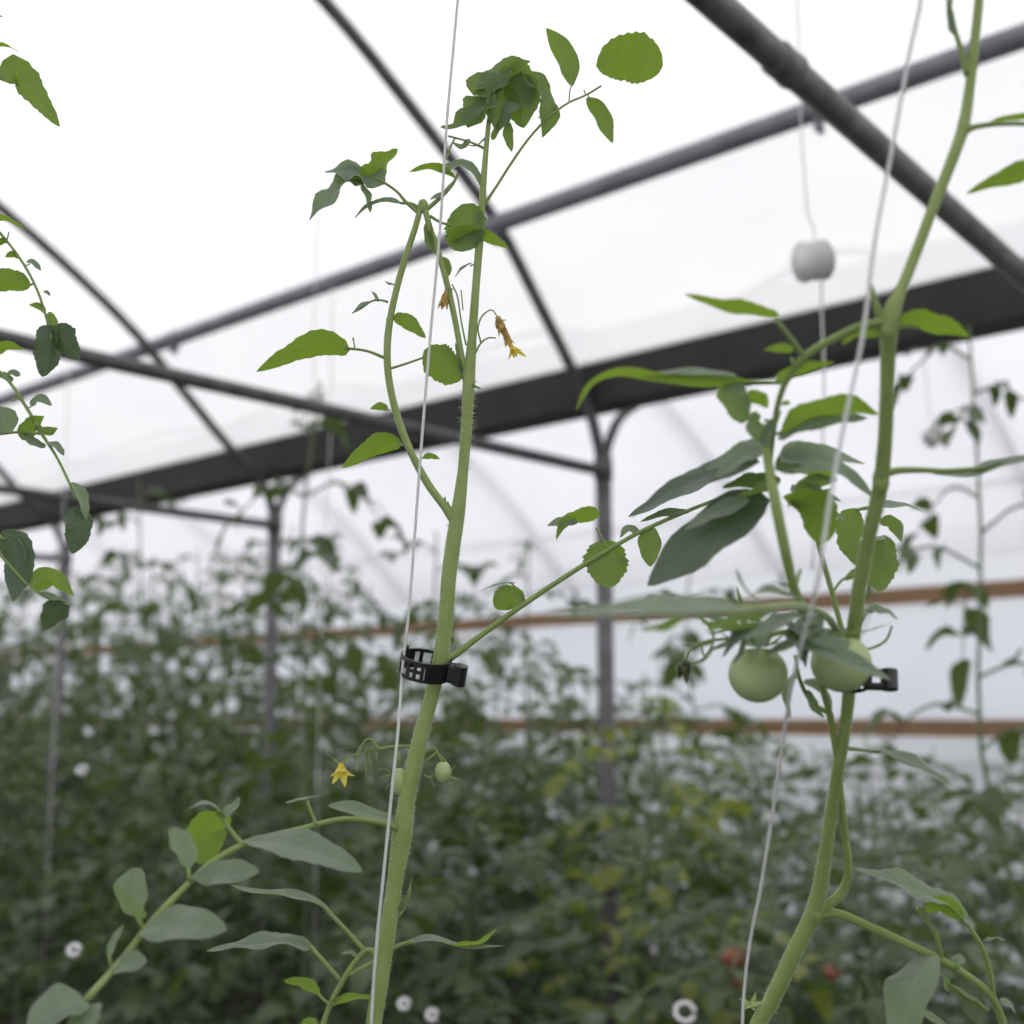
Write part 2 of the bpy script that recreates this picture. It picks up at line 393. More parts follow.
cleaf(main, [[(488, 150, 5), (470, 142, 3), (448, 136, 3)], [(447, 158, 3), (450, 148, 3), (455, 138, 3)]], [([(470, 139), (462, 147), (452, 142)], 8, T), ([(488, 136), (476, 146), (462, 144)], 6, dict(nv=.2)), ([(492, 140), (497, 130), (500, 118)], 8, U)])
cleaf(main, [[(484, 205, 5), (496, 187, 4), (512, 162, 4), (530, 137, 3.5), (548, 118, 3.5), (568, 103, 3), (586, 95, 3), (601, 86, 3)], [(569, 102, 2), (570, 90, 2), (573, 82, 2)], [(588, 95, 2), (589, 98, 2)], [(586, 95, 2), (584, 90, 2)]],
      [([(573, 86), (568, 60), (546, 28)], 26, dict(nv=-.85, mat=YOUNG, widest=.45, ser=.03)), ([(596, 66), (625, 60), (663, 66)], 50, dict(nv=-.95, mat=YOUNG, widest=.55, sq=.5, fold=.1, ser=.14, teeth=12)), ([(586, 98), (600, 112), (613, 143)], 22, dict(nv=-.8, mat=YOUNG, widest=.45, ser=.03)),
       ([(553, 113), (556, 108), (557, 105)], 4, U), ([(545, 120), (541, 117), (538, 118)], 4, U)])
# pale little leaf at the upper fork
cleaf(main, [[(468, 388, 8), (463, 372, 7), (459, 355, 5)]], [([(466, 388), (461, 368), (455, 342)], 11, T)])
cleaf(main, [[(452, 512, 5), (447, 502, 4)]], [([(450, 512), (445, 504), (445, 496)], 6, dict(nv=.7))])
# long branch leaf above the clip
cleaf(main, [[(441, 664, 15), (452, 657, 11), (480, 636, 9), (520, 607, 8.5), (560, 580, 8), (600, 555, 7.5), (640, 532, 6.5), (685, 512, 6), (715, 500, 5)],
             [(607, 548, 4), (602, 538, 3), (596, 528, 3)], [(526, 603, 4), (520, 592, 3), (511, 583, 3)]],
      [([(523, 606), (510, 598), (494, 607)], 27, dict(nv=-.9, mat=YOUNG, widest=.5, sq=.5)), ([(516, 583), (500, 584), (478, 592)], 7, dict(nv=.25)),
       ([(600, 514), (580, 517), (564, 524), (556, 540)], 20, dict(nv=-.7, mat=YOUNG, widest=.28)), ([(578, 522), (562, 522), (547, 526)], 14, dict(nv=.7)),
       ([(608, 540), (608, 562), (608, 588)], 46, dict(nv=-.95, mat=YOUNG, widest=.42, sq=.55, ser=.2)), ([(652, 526), (651, 545), (650, 567)], 26, dict(nv=-.9, mat=YOUNG, widest=.42, ser=.03)),
       ([(732, 474), (690, 488), (660, 503), (628, 517)], 40, dict(nv=.35, mat=SHADED, widest=.45)), ([(640, 534), (628, 528), (620, 538)], 10, dict(nv=.7)), ([(690, 512), (664, 514), (640, 522)], 13, dict(nv=.6))])
# big leaf that comes forward at the lower left
Y1 = lambda t: YM - .17 * t
cleaf(main, [[(404, 833, 11, .80), (385, 824, 8, .79), (345, 819, 8, .775), (300, 829, 8, .755), (250, 842, 9, .735), (215, 860, 9, .715), (188, 884, 9, .70), (155, 918, 10, .685), (120, 962, 10, .665), (84, 1002, 11, .65)],
             [(317, 825, 5, .76), (311, 812, 5, .76), (307, 801, 5, .76)], [(243, 845, 7, .73), (232, 832, 7, .73), (218, 812, 6, .73)], [(190, 884, 6, .7), (188, 868, 6, .7)], [(144, 930, 6, .68), (136, 914, 6, .68)], [(112, 970, 5, .665), (109, 956, 5, .66)]],
      [([(328, 806, .775), (362, 812, .79), (409, 827, .80)], 25, dict(nv=.55, ser=.02, widest=.45)), ([(286, 803, .75), (303, 799, .76), (322, 795, .765)], 9, dict(nv=.25, ser=0)),
       ([(243, 840, .735), (295, 846, .72), (363, 872, .71)], 47, dict(nv=.62, widest=.5, wav=.04)),
       ([(222, 812, .73), (206, 834, .735), (208, 864, .74)], 52, dict(nv=-.8, mat=YOUNG, widest=.45, sq=.5)), ([(228, 818, .73), (205, 803, .72), (184, 812, .72)], 15, dict(nv=.3)), ([(222, 816, .73), (236, 806, .73), (240, 796, .73)], 20, dict(nv=.4)),
       ([(190, 868, .70), (182, 850, .70), (170, 828, .70)], 36, dict(nv=.62, widest=.5, sq=.5, ser=.03)), ([(192, 876, .70), (225, 875, .69), (260, 872, .685)], 33, dict(nv=.75, widest=.5, ser=.02)),
       ([(138, 918, .68), (132, 895, .675), (141, 868, .675)], 50, dict(nv=.62, widest=.48, sq=.5, ser=.03)), ([(143, 928, .68), (180, 926, .665), (227, 930, .66)], 46, dict(nv=.75, widest=.45, ser=.02, sq=.6)),
       ([(109, 958, .66), (113, 945, .66), (124, 924, .66)], 14, dict(nv=.5)), ([(113, 964, .665), (130, 963, .66), (147, 962, .66)], 29, dict(nv=.75, sq=.55, widest=.5, ser=.02)), ([(86, 1000, .65), (62, 1006, .64), (28, 1030, .63)], 46, dict(nv=.75, sq=.55, ser=.02)), ([(90, 1004, .65), (84, 1022, .64), (72, 1045, .63)], 36, dict(nv=.75))])
# leaf low on the stem
cleaf(main, [[(382, 958, 10), (368, 950, 8), (355, 962, 8), (342, 982, 8), (330, 1005, 8), (318, 1040, 8)], [(366, 952, 7), (348, 932, 6), (325, 908, 6)], [(340, 980, 6), (326, 964, 6), (310, 946, 6)], [(344, 977, 5), (358, 970, 6), (374, 962, 6)], [(329, 1004, 5), (322, 998, 4), (318, 993, 4)]],
      [([(330, 912), (312, 902), (285, 896), (250, 892), (230, 885)], 24, dict(nv=.32, fold=.5, ser=.02)), ([(312, 950), (285, 942), (250, 945), (206, 951)], 34, dict(nv=.42, fold=.35, wav=.08)), ([(320, 994), (303, 984), (283, 981)], 20, dict(nv=-.6, mat=YOUNG, ser=0, fold=.4)),
       ([(328, 1006), (350, 998), (378, 998)], 15, dict(nv=-.5, mat=YOUNG, ser=0)), ([(358, 957), (350, 952), (340, 954)], 7, T), ([(318, 1026), (308, 1022), (300, 1030)], 12, U)])
cleaf(main, [[(390, 950, 7), (400, 945, 6), (412, 941, 4)]], [([(398, 948), (430, 940), (462, 948), (506, 946)], 20, dict(nv=.25, fold=.45, ser=.05)), ([(452, 946), (480, 943), (498, 928)], 16, dict(nv=-.3, mat=YOUNG))])
cleaf(main, [[(393, 922, 5), (402, 912, 4)]], [([(399, 918), (408, 900), (412, 876)], 9, dict(nv=.4)), ([(398, 916), (402, 905), (410, 893)], 8, dict(nv=-.4))])
# flowers at the upper fork
tr = stalk(main, 'flower_truss', [[(470, 368, 4), (476, 352, 3), (481, 343, 3), (488, 338, 2.5), (496, 338, 2)], [(481, 343, 3), (478, 328, 2.5), (483, 315, 2.5), (492, 310, 2), (498, 318, 2)], [(466, 345, 3), (461, 320, 2.5), (457, 295, 2.5), (452, 284, 2)], [(463, 310, 2), (462, 300, 2), (461, 290, 2)]])
dn = V((.25, -.1, -1))
flower(tr, at(498, 318, YM)[0], .014, V((.35, -.1, -1)), WILT, 6, -1.1, seed=3, spread=.3)
flower(tr, at(511, 346, YM)[0], .012, V((.5, -.3, -1)), PETAL, 6, -.9, seed=4, spread=.6)
flower(tr, at(505, 332, YM)[0], .012, V((.35, 0, -1)), WILT, 5, -1., seed=5, spread=.35)
flower(tr, at(447, 292, YM)[0], .014, V((-.25, -.1, -1)), WILT, 6, -1.1, seed=6, spread=.3)
sepals(tr, at(498, 319, YM)[0], .014, V((.3, -.1, -1)), 5, .35, LEAF, seed=8); sepals(tr, at(449, 287, YM)[0], .012, V((-.1, -.1, -1)), 5, .4, LEAF, seed=9)
sepals(tr, at(470, 385, YM)[0], .012, V((1, -.2, -.4)), 4, .4, YOUNG, seed=10)
# flowers below the clip
tr = stalk(main, 'flower_truss', [[(421, 748, 5), (405, 746, 4), (390, 747, 4), (378, 748, 4), (373, 740, 3), (366, 740, 3), (360, 752, 2.5)], [(375, 748, 3), (360, 754, 2.5), (349, 757, 2), (342, 762, 2)],
                                  [(423, 752, 4), (434, 748, 3.5), (440, 758, 3), (444, 768, 3)], [(440, 755, 3), (448, 765, 3), (452, 775, 3)], [(424, 762, 3), (431, 757, 3), (436, 752, 3)], [(399, 752, 3), (400, 768, 3)], [(424, 775, 3), (431, 778, 3), (437, 772, 2)]])
flower(tr, at(341, 765, YM)[0], .0135, V((.12, -.4, -.9)), PETAL, 7, -.75, seed=11, spread=.75)
sepals(tr, at(342, 763, YM)[0], .010, V((0, .1, 1)), 5, .8, RSTEM, seed=12)
for k, (u, v, u2, v2) in enumerate(((362, 744, 357, 772), (366, 745, 366, 775), (370, 745, 371, 768), (374, 745, 377, 762))):
    leaflet(tr, [(u, v), ((u + u2) / 2 - 1, (v + v2) / 2), (u2, v2)], 8, nv=.5, ser=0, fold=.7, name='bud', mat=LEAF)
m = MB(); q, d = at(443, 772, YM); blob(m, q, .0055, (.9, .9, 1.25)); m.build('small_fruit', FRUIT, tr)
m = MB(); q, d = at(399, 781, YM); blob(m, q, .0058, (.8, .8, 1.5)); m.build('small_fruit', FRUIT, tr)
sepals(tr, at(448, 775, YM)[0], .014, V((1, -.2, -.15)), 6, .75, LEAF, seed=13, w=.13)
sepals(tr, at(392, 775, YM)[0], .013, V((-.9, -.2, -.3)), 5, .6, LEAF, seed=14, w=.13)
sepals(tr, at(432, 775, YM)[0], .011, V((.5, -.2, -.5)), 4, .5, LEAF, seed=15, w=.13)

# ================================================================== RIGHT PLANT
ys = [(1040, .80), (900, .765), (640, .665), (320, .57), (-80, .56)]
def YR(v):
    if v >= ys[0][0]: return ys[0][1]
    for (a, b), (c, d) in zip(ys, ys[1:]):
        if v >= c: return d + (b - d) * (v - c) / (a - c)
    return ys[-1][1]
CUR['Y'] = YR
b0, d0 = at(752, 1045, .80)
base = V((b0.x - .05, .84, 0))
right = empty('tomato_plant', base, 'taller tomato plant at the right bearing two round green tomatoes and a black clip', 'plant')
STEM_R = [(752, 1045, 30), (772, 1000, 30), (793, 955, 30), (815, 908, 30), (824, 862, 25), (831, 815, 23), (838, 770, 23), (846, 720, 22), (850, 680, 24), (853, 640, 26), (859, 590, 26), (868, 540, 26), (880, 488, 28), (885, 440, 26), (887, 390, 26), (888, 350, 28), (889, 328, 36), (893, 308, 30), (901, 290, 21), (917, 250, 20), (934, 205, 20), (950, 165, 21), (963, 128, 22), (970, 85, 18), (975, 40, 17), (980, -10, 16), (986, -70, 14)]
m = MB(); tube(m, [(V((base.x, base.y, 0)), .009), (V((base.x + .012, base.y - .015, .6)), .0095)] + [pw((x[0], x[1], x[2] * .82)) for x in STEM_R], 14)
for (u, v, r) in ((815, 910, 9), (881, 480, 9), (888, 326, 9.5), (964, 126, 7), (852, 645, 9)):
    q, d = pt((u, v, 1)); blob(m, q, r * d / FPX, (.95, .95, 1.6), 12, 8)
m.build('stem', STEM, right)
hairs(right, [(x[0], x[1], x[2] * .82) for x in STEM_R if x[1] > 380], 1300, .0019, 6)
stalk(right, 'side_shoot', [[(812, 916, 16), (826, 906, 15), (842, 892, 14), (848, 872, 12), (845, 835, 11), (840, 790, 11), (836, 750, 11), (829, 712, 10), (818, 675, 9)]], STEM, 12)
# spike and arching leaf at the big upper node
cleaf(right, [[(884, 330, 14), (877, 308, 11), (871, 285, 6)]], [([(880, 318), (874, 300), (869, 284)], 11, T)])
R1 = [[(884, 322, 14), (862, 326, 13), (835, 338, 12), (808, 354, 12), (790, 374, 10), (779, 400, 9), (774, 428, 8), (771, 455, 7), (770, 475, 6)], [(802, 354, 8), (790, 337, 7), (776, 320, 6)], [(785, 383, 6), (765, 382, 6), (742, 381, 5)], [(777, 422, 5), (764, 420, 4)], [(776, 434, 5), (785, 432, 5)], [(794, 372, 5), (792, 358, 5)], [(776, 406, 3), (783, 404, 3)]]
cleaf(right, R1, [([(780, 317), (745, 311), (715, 305), (684, 294)], 28, dict(nv=-.5, mat=YOUNG, fold=.35)), ([(794, 350), (780, 348), (764, 350)], 14, dict(nv=-.7, mat=YOUNG, ser=0)),
      ([(752, 384), (710, 384), (660, 381), (620, 374), (592, 384), (576, 411)], 30, dict(nv=-.35, fold=.35, mat=YOUNG, widest=.3)), ([(738, 376), (700, 372), (655, 374), (640, 378)], 18, dict(nv=.4)),
      ([(738, 378), (730, 396), (742, 424)], 42, dict(nv=-.75, widest=.45, sq=.55)), ([(745, 396), (757, 398), (768, 408)], 22, dict(nv=-.7, mat=YOUNG)), ([(752, 412), (752, 425), (762, 440)], 28, dict(nv=.6, sq=.5)),
      ([(775, 380), (800, 370), (835, 362)], 17, dict(nv=-.7, mat=YOUNG)), ([(782, 404), (787, 403), (790, 405)], 7, U),
      ([(782, 432), (812, 414), (845, 406), (879, 415)], 36, dict(nv=-.6, mat=YOUNG, wav=.08)), ([(778, 440), (806, 424), (840, 420), (868, 418)], 46, dict(nv=.5, widest=.4, Y=0) if 0 else dict(nv=.45, widest=.4))])
# cluster of leaves left of the stem, coming towards the viewer
YC = .60
cleaf(right, [[(848, 655, 12, .69), (825, 636, 12, .66), (806, 618, 14, .62), (793, 585, 16, .60), (784, 545, 17, .59), (775, 500, 17, .59), (767, 455, 14, .60), (763, 425, 9, .61)], [(795, 590, 6, .61), (800, 570, 6, .62)]],
      [([(770, 500, .63), (735, 517, .64), (690, 550, .65), (647, 586, .66)], 70, dict(nv=.7, mat=SHADED, widest=.42, sq=.65, ser=.05, fold=.12)), ([(760, 462, .62), (720, 470, .64), (670, 492, .66), (630, 518, .67)], 40, dict(nv=.55, mat=SHADED, widest=.4)),
       ([(770, 452, .61), (752, 452, .61), (715, 478, .61)], 36, dict(nv=.5)), ([(772, 440, .62), (745, 452, .63), (705, 470, .64)], 30, dict(nv=.6)), ([(780, 478, .66), (755, 482, .67), (722, 488, .68)], 30, dict(nv=-.5, mat=SHADED)), ([(790, 490, .67), (808, 500, .68), (846, 520, .69)], 30, dict(nv=.5)), ([(750, 500, .63), (715, 512, .64), (684, 530, .65)], 26, dict(nv=.6)),
       ([(765, 448, .60), (770, 430, .60), (782, 410, .60)], 18, T), ([(775, 470, .62), (815, 458, .63), (852, 478, .64), (876, 500, .64)], 38, dict(nv=.6)), ([(780, 462, .62), (810, 450, .64), (866, 464, .66)], 32, dict(nv=.6)),
       ([(785, 495, .64), (812, 506, .65), (822, 545, .66)], 44, dict(nv=-.8, mat=YOUNG, sq=.55, widest=.5)), ([(790, 505, .65), (800, 490, .66), (838, 480, .67)], 32, dict(nv=-.5)), ([(800, 480, .66), (818, 492, .66), (842, 502, .66)], 24, dict(nv=.3)),
       ([(778, 480, .62), (760, 490, .63), (735, 498, .64)], 22, dict(nv=-.5)), ([(792, 470, .66), (815, 472, .66), (836, 478, .67)], 18, dict(nv=-.7, mat=YOUNG))])
# leaves behind and beside the stem
cleaf(right, [[(880, 520, 7, .74), (868, 508, 6, .76), (856, 510, 5, .76)]], [([(856, 508, .76), (850, 535, .76), (856, 566, .76)], 34, dict(nv=-.8, mat=YOUNG, ser=.22)), ([(868, 508, .78), (900, 505, .78), (925, 512, .79)], 20, dict(nv=.3))])
cleaf(right, [[(872, 540, 6, .72), (884, 538, 5, .74)]], [([(885, 535, .74), (884, 560, .74), (878, 592, .74)], 40, dict(nv=-.85, mat=YOUNG, ser=.24, widest=.45, sq=.55)), ([(880, 520, .75), (893, 524, .75), (902, 542, .75)], 20, dict(nv=-.7))])
cleaf(right, [[(855, 612, 7), (862, 610, 5), (872, 612, 4)]], [([(868, 610), (882, 610), (899, 620)], 19, dict(nv=.4, ser=.03))])
cleaf(right, [[(853, 648, 5), (872, 648, 4), (886, 640, 4), (892, 626, 3)]], [])
cleaf(right, [[(890, 330, 9), (905, 326, 7), (920, 328, 5)]], [([(893, 322), (925, 325), (970, 337)], 38, dict(nv=-.55, mat=YOUNG, fold=.35)), ([(880, 335), (858, 332), (842, 345)], 20, dict(nv=-.7, mat=YOUNG))])
cleaf(right, [[(878, 476, 16), (895, 471, 11), (920, 470, 9), (945, 471, 8), (985, 468, 7)]], [([(932, 474, .64), (970, 474, .62), (1010, 464, .60), (1060, 452, .58)], 27, dict(nv=.35, widest=.55)), ([(970, 470, .62), (1000, 462, .61), (1050, 458, .60)], 18, dict(nv=.3))])
cleaf(right, [[(962, 132, 14), (975, 127, 9), (1000, 124, 7), (1035, 126, 7), (1065, 145, 6), (1080, 165, 6)]], [([(985, 126), (1010, 118), (1050, 116)], 14, dict(nv=-.5, mat=YOUNG)), ([(1072, 162), (1030, 172), (1000, 180), (966, 194)], 30, dict(nv=-.7, mat=YOUNG, widest=.35))])
cleaf(right, [[(968, 75, 13), (961, 50, 8), (955, 30, 7), (951, 10, 6)]], [([(954, 34), (951, 12), (953, -15)], 15, dict(nv=.4)), ([(955, 38), (948, 15), (946, -20)], 9, dict(nv=-.4))])
# blurred leaf pointing at the viewer over the fruit
cleaf(right, [[(846, 648, 12, .69), (828, 618, 11, .65), (800, 606, 12, .60), (760, 608, 13, .54), (715, 612, 13, .50), (650, 612, 12, .46)]],
      [([(740, 606, .50), (690, 606, .45), (620, 612, .41), (545, 614, .38)], 40, dict(nv=.45)), ([(770, 612, .57), (740, 616, .56), (706, 632, .55)], 30, dict(nv=-.5)), ([(760, 606, .55), (742, 585, .57), (735, 566, .58)], 13, dict(nv=.3)),
       ([(800, 610, .62), (770, 628, .6), (740, 640, .6)], 34, dict(nv=.45)), ([(812, 615, .64), (800, 640, .62), (765, 655, .62)], 38, dict(nv=.5)), ([(808, 606, .62), (790, 588, .62), (770, 580, .62)], 10, dict(nv=.3)), ([(690, 608, .50), (672, 625, .5), (640, 630, .5)], 24, dict(nv=-.4)), ([(745, 604, .54), (765, 590, .53), (800, 600, .52)], 16, dict(nv=.5))])
cleaf(right, [[(846, 645, 9, .69), (838, 615, 8, .69), (830, 585, 8, .69), (820, 550, 8, .69), (812, 515, 7, .69)], [(833, 592, 4, .69), (842, 580, 4, .69), (852, 576, 3, .69)]], [([(812, 520, .69), (818, 500, .69), (832, 488, .69)], 16, U), ([(845, 580, .69), (856, 572, .69), (862, 560, .69)], 9, U)])
# fruit truss
tr = stalk(right, 'fruit_truss', [[(850, 650, 9, .70), (830, 634, 8, .68), (800, 630, 8, .665), (770, 636, 7, .655), (758, 648, 6, .655)], [(838, 640, 7, .68), (838, 648, 7, .66)], [(770, 635, 6, .66), (735, 638, 5, .66), (706, 642, 4, .66), (690, 650, 4, .66), (684, 662, 4, .66)], [(775, 633, 5, .66), (740, 628, 4, .66), (710, 634, 3, .66)], [(700, 642, 3, .66), (704, 655, 3, .66), (715, 648, 3, .66)]])
for (u, v, r, Y, s) in ((758, 674, 29.5, .655, 1), (841, 663, 30, .655, 2)):
    m = MB(); q, d = at(u, v, Y); blob(m, q, r * d / FPX, (1, 1, .97), 28, 18, .012); m.build('tomato', FRUIT, tr)
    sepals(tr, q + V((0, 0, r * d / FPX * .9)), .024, V((0, -.15, 1)), 6, 1., LEAF, seed=20 + s, w=.22)
sepals(tr, at(684, 660, .66)[0], .016, V((0, 0, -1)), 5, .25, DRY, name='dried_flower', seed=24, w=.35)
sepals(tr, at(715, 640, .66)[0], .026, V((-.8, -.1, .1)), 6, .7, LEAF, seed=25, w=.12)
sepals(tr, at(745, 636, .645)[0], .026, V((-.3, -.6, .2)), 6, .9, LEAF, seed=26, w=.16)
leaflet(tr, [(822, 632, .65), (830, 652, .615), (856, 664, .61), (892, 680, .61)], 50, nv=.6, name='leaflet', ser=.02)
leaflet(tr, [(800, 625, .64), (812, 636, .62), (836, 648, .61)], 34, nv=.6, name='leaflet', ser=.05)
leaflet(tr, [(770, 630, .64), (735, 628, .63), (700, 622, .62)], 22, nv=-.5, name='leaflet')
leaflet(tr, [(765, 622, .64), (742, 634, .63), (722, 658, .63)], 24, nv=.5, name='leaflet', mat=SHADED)
leaflet(tr, [(790, 620, .64), (800, 640, .63), (806, 668, .63)], 26, nv=.6, name='leaflet', mat=SHADED)
leaflet(tr, [(780, 618, .63), (766, 632, .62), (756, 656, .62)], 24, nv=.6, name='leaflet')
# small shoot leaves under the fruit
cleaf(right, [[(832, 715, 8, .71), (812, 702, 7, .70), (800, 680, 6, .69), (795, 655, 5, .69)]], [([(806, 690, .69), (815, 708, .69), (824, 718, .69)], 16, T), ([(798, 672, .69), (788, 690, .69), (790, 720, .69)], 18, dict(nv=.5)), ([(803, 682, .69), (822, 690, .69), (832, 710, .69)], 20, dict(nv=.4)), ([(840, 718, .72), (846, 735, .72), (846, 748, .72)], 16, dict(nv=.6))])
cleaf(right, [[(846, 748, 7, .72), (862, 750, 6, .69), (880, 752, 5, .66)]], [([(865, 750, .68), (900, 756, .64), (955, 788, .61)], 20, dict(nv=.45, widest=.45))])
# big leaf at the lower right
cleaf(right, [[(818, 914, 18), (838, 914, 14), (870, 927, 13), (905, 943, 13), (940, 960, 13), (970, 978, 12), (990, 995, 12), (1002, 1020, 12), (1008, 1045, 12)], [(942, 960, 7), (936, 935, 7), (918, 908, 6)], [(994, 1000, 8), (988, 965, 8), (978, 940, 7), (962, 918, 6)], [(988, 1010, 6), (968, 1000, 7), (945, 984, 6)], [(930, 955, 8), (928, 962, 7)]],
      [([(972, 924), (942, 902), (905, 886), (853, 868)], 44, dict(nv=.4, fold=.4, ser=.25, wav=.1)), ([(925, 912), (940, 905), (965, 922)], 26, dict(nv=-.6, mat=YOUNG)),
       ([(928, 956, .77), (912, 985, .75), (900, 1045, .74)], 58, dict(nv=.75, sq=.5, widest=.5, ser=.03)), ([(982, 942), (994, 938), (1008, 941)], 6, dict(nv=.4, wav=.15)), ([(950, 990), (945, 980), (944, 974)], 11, T), ([(985, 1008), (965, 996), (946, 982)], 14, dict(nv=.3, fold=.6)),
       ([(965, 958), (958, 962), (955, 975)], 22, dict(nv=.5)), ([(920, 1012), (935, 1020), (955, 1035)], 12, T), ([(1000, 1000), (1010, 1005), (1016, 1014)], 8, T)])
tr = stalk(right, 'flower_truss', [[(775, 1000, 5), (762, 1004, 4), (750, 1008, 4)]])
sepals(tr, at(750, 1006, .80)[0], .016, V((-.1, -.5, 1)), 6, .5, RSTEM, seed=31)

# ================================================================== LEFT PLANT (its stem stands left of the frame)
YL = .78; CUR['Y'] = lambda v: YL
base = V((at(-110, 700, YL)[0].x, YL, 0))
left = empty('tomato_plant', base, 'tomato plant reaching in from the left edge with hanging dark green leaves', 'plant')
m = MB(); tube(m, [(base, .008), (V((base.x - .01, YL, .8)), .0085), pw((-100, 900, 24)), pw((-105, 600, 22)), pw((-95, 330, 20)), pw((-92, 150, 16)), pw((-85, -20, 13)), pw((-80, -120, 8))], 12)
m.build('stem', STEM, left)
cleaf(left, [[(-88, -30, 7), (-50, 20, 6), (-20, 55, 4), (2, 80, 3)]], [([(0, 80), (14, 70), (34, 92), (60, 127)], 32, dict(nv=-.9, mat=YOUNG, ser=.2, widest=.3)), ([(-14, 50), (2, 45), (21, 53)], 9, dict(nv=-.4, mat=YOUNG)), ([(-20, 12), (-8, 14), (3, 17)], 6, U)])
cleaf(left, [[(-92, 150, 7), (-45, 185, 6), (-10, 222, 5), (10, 245, 4), (26, 268, 4), (38, 292, 4), (47, 320, 4), (52, 340, 3)], [(7, 240, 2), (9, 232, 2)], [(33, 284, 3), (28, 286, 3)], [(25, 266, 2), (30, 264, 2)]],
      [([(-30, 222), (0, 218), (27, 230)], 17, dict(nv=-.5, mat=YOUNG)), ([(8, 240), (2, 241), (-8, 247)], 9, U), ([(19, 257), (13, 254), (5, 257)], 9, U), ([(31, 284), (5, 281), (-25, 288)], 26, dict(nv=-.9, mat=YOUNG, widest=.4)), ([(26, 262), (32, 262), (41, 271)], 9, T), ([(44, 293), (46, 292), (50, 296)], 5, T), ([(46, 312), (38, 306), (29, 305)], 9, U),
       ([(53, 325), (50, 348), (42, 377)], 34, dict(nv=-.85, mat=SHADED, fold=.3, sq=.6)), ([(54, 326), (64, 342), (80, 360)], 32, dict(nv=-.75, mat=SHADED, fold=.3)), ([(48, 312), (52, 325), (56, 345)], 16, dict(nv=-.7, mat=YOUNG))])
cleaf(left, [[(-96, 330, 7), (-40, 348, 6), (0, 372, 5), (14, 388, 5), (28, 410, 5), (42, 434, 5), (56, 456, 4), (68, 480, 4), (76, 500, 3)], [(42, 434, 4), (20, 432, 4), (0, 434, 4)], [(28, 408, 2), (36, 404, 2)]],
      [([(-8, 354), (6, 346), (24, 349)], 15, dict(nv=-.7, mat=YOUNG)), ([(12, 382), (4, 376), (-8, 372)], 12, T), ([(20, 376), (12, 372), (4, 378)], 8, T), ([(24, 398), (18, 398), (11, 402)], 8, T), ([(30, 405), (40, 398), (52, 406)], 13, dict(nv=.6)), ([(12, 432), (0, 420), (-30, 448)], 34, dict(nv=.6)), ([(22, 440), (32, 424), (44, 416)], 22, dict(nv=-.8, mat=YOUNG)), ([(34, 428), (46, 432), (58, 428)], 17, dict(nv=-.6)), ([(45, 448), (30, 440), (22, 432)], 15, T), ([(48, 442), (56, 446), (64, 456)], 15, dict(nv=.5)),
       ([(72, 482), (80, 495), (86, 520)], 20, dict(nv=.6, fold=.4)), ([(77, 506), (80, 528), (72, 554)], 32, dict(nv=-.85, mat=SHADED, fold=.2, sq=.6))])
cleaf(left, [[(-104, 480, 7), (-60, 495, 6), (-20, 522, 5), (5, 540, 4)], [(5, 560, 4), (25, 582, 4), (42, 595, 4), (58, 603, 3)], [(-20, 522, 4), (-5, 545, 4), (6, 562, 4)]],
      [([(2, 530), (16, 555), (13, 602)], 38, dict(nv=-.8, mat=SHADED, widest=.42, fold=.2)), ([(18, 536), (26, 550), (27, 572)], 12, dict(nv=.5)), ([(30, 588), (50, 578), (74, 596)], 24, dict(nv=-.8, mat=YOUNG, ser=.03)), ([(40, 592), (58, 600), (74, 606)], 10, T), ([(66, 602), (58, 612), (44, 630)], 34, dict(nv=-.7, mat=SHADED, fold=.2))])

# ================================================================== STRINGS AND CLIPS
def string(pts, label, group=None, r=.0011):
    m = MB(); tube(m, [(p, r) for p in pts], 6, 5)
    return tag(m.build('support_string', TWINE, loc=pts[0]), label, 'string', group)
def sp(u, v, Y): return at(u, v, Y)[0]
TOPZ = 3.7
a = [sp(462, -60, .80), sp(455, 30, .80), sp(447, 120, .792), sp(440, 230, .79), sp(430, 340, .785), sp(421, 450, .785), sp(414, 545, .785), sp(408, 620, .785), sp(403, 662, .79), sp(399, 720, .782), sp(391, 800, .78), sp(383, 880, .78), sp(376, 950, .785)]
a = [V((a[0].x + .01, a[0].y, TOPZ - .33))] + a + [sp(372, 1010, .79), V((-.115, .80, .3)), V((-.115, .80, 0.0))]
string(a, 'white twine running beside the sharp middle tomato stem and through its black clip', r=.0010)
a = [sp(925, -40, .52), sp(908, 60, .52), sp(890, 160, .52), sp(875, 240, .52), sp(862, 340, .52), sp(845, 420, .52), sp(830, 500, .52), sp(818, 580, .52), sp(800, 650, .57), sp(789, 700, .62), sp(776, 790, .67), sp(762, 880, .71), sp(743, 1005, .76)]
a = [V((a[0].x + .02, a[0].y, TOPZ - .25))] + a + [V((a[-1].x - .03, .78, .5)), V((a[-1].x - .05, .80, 0.0))]
string(a, 'white twine slanting down past the green tomatoes of the right tomato plant', r=.0009)

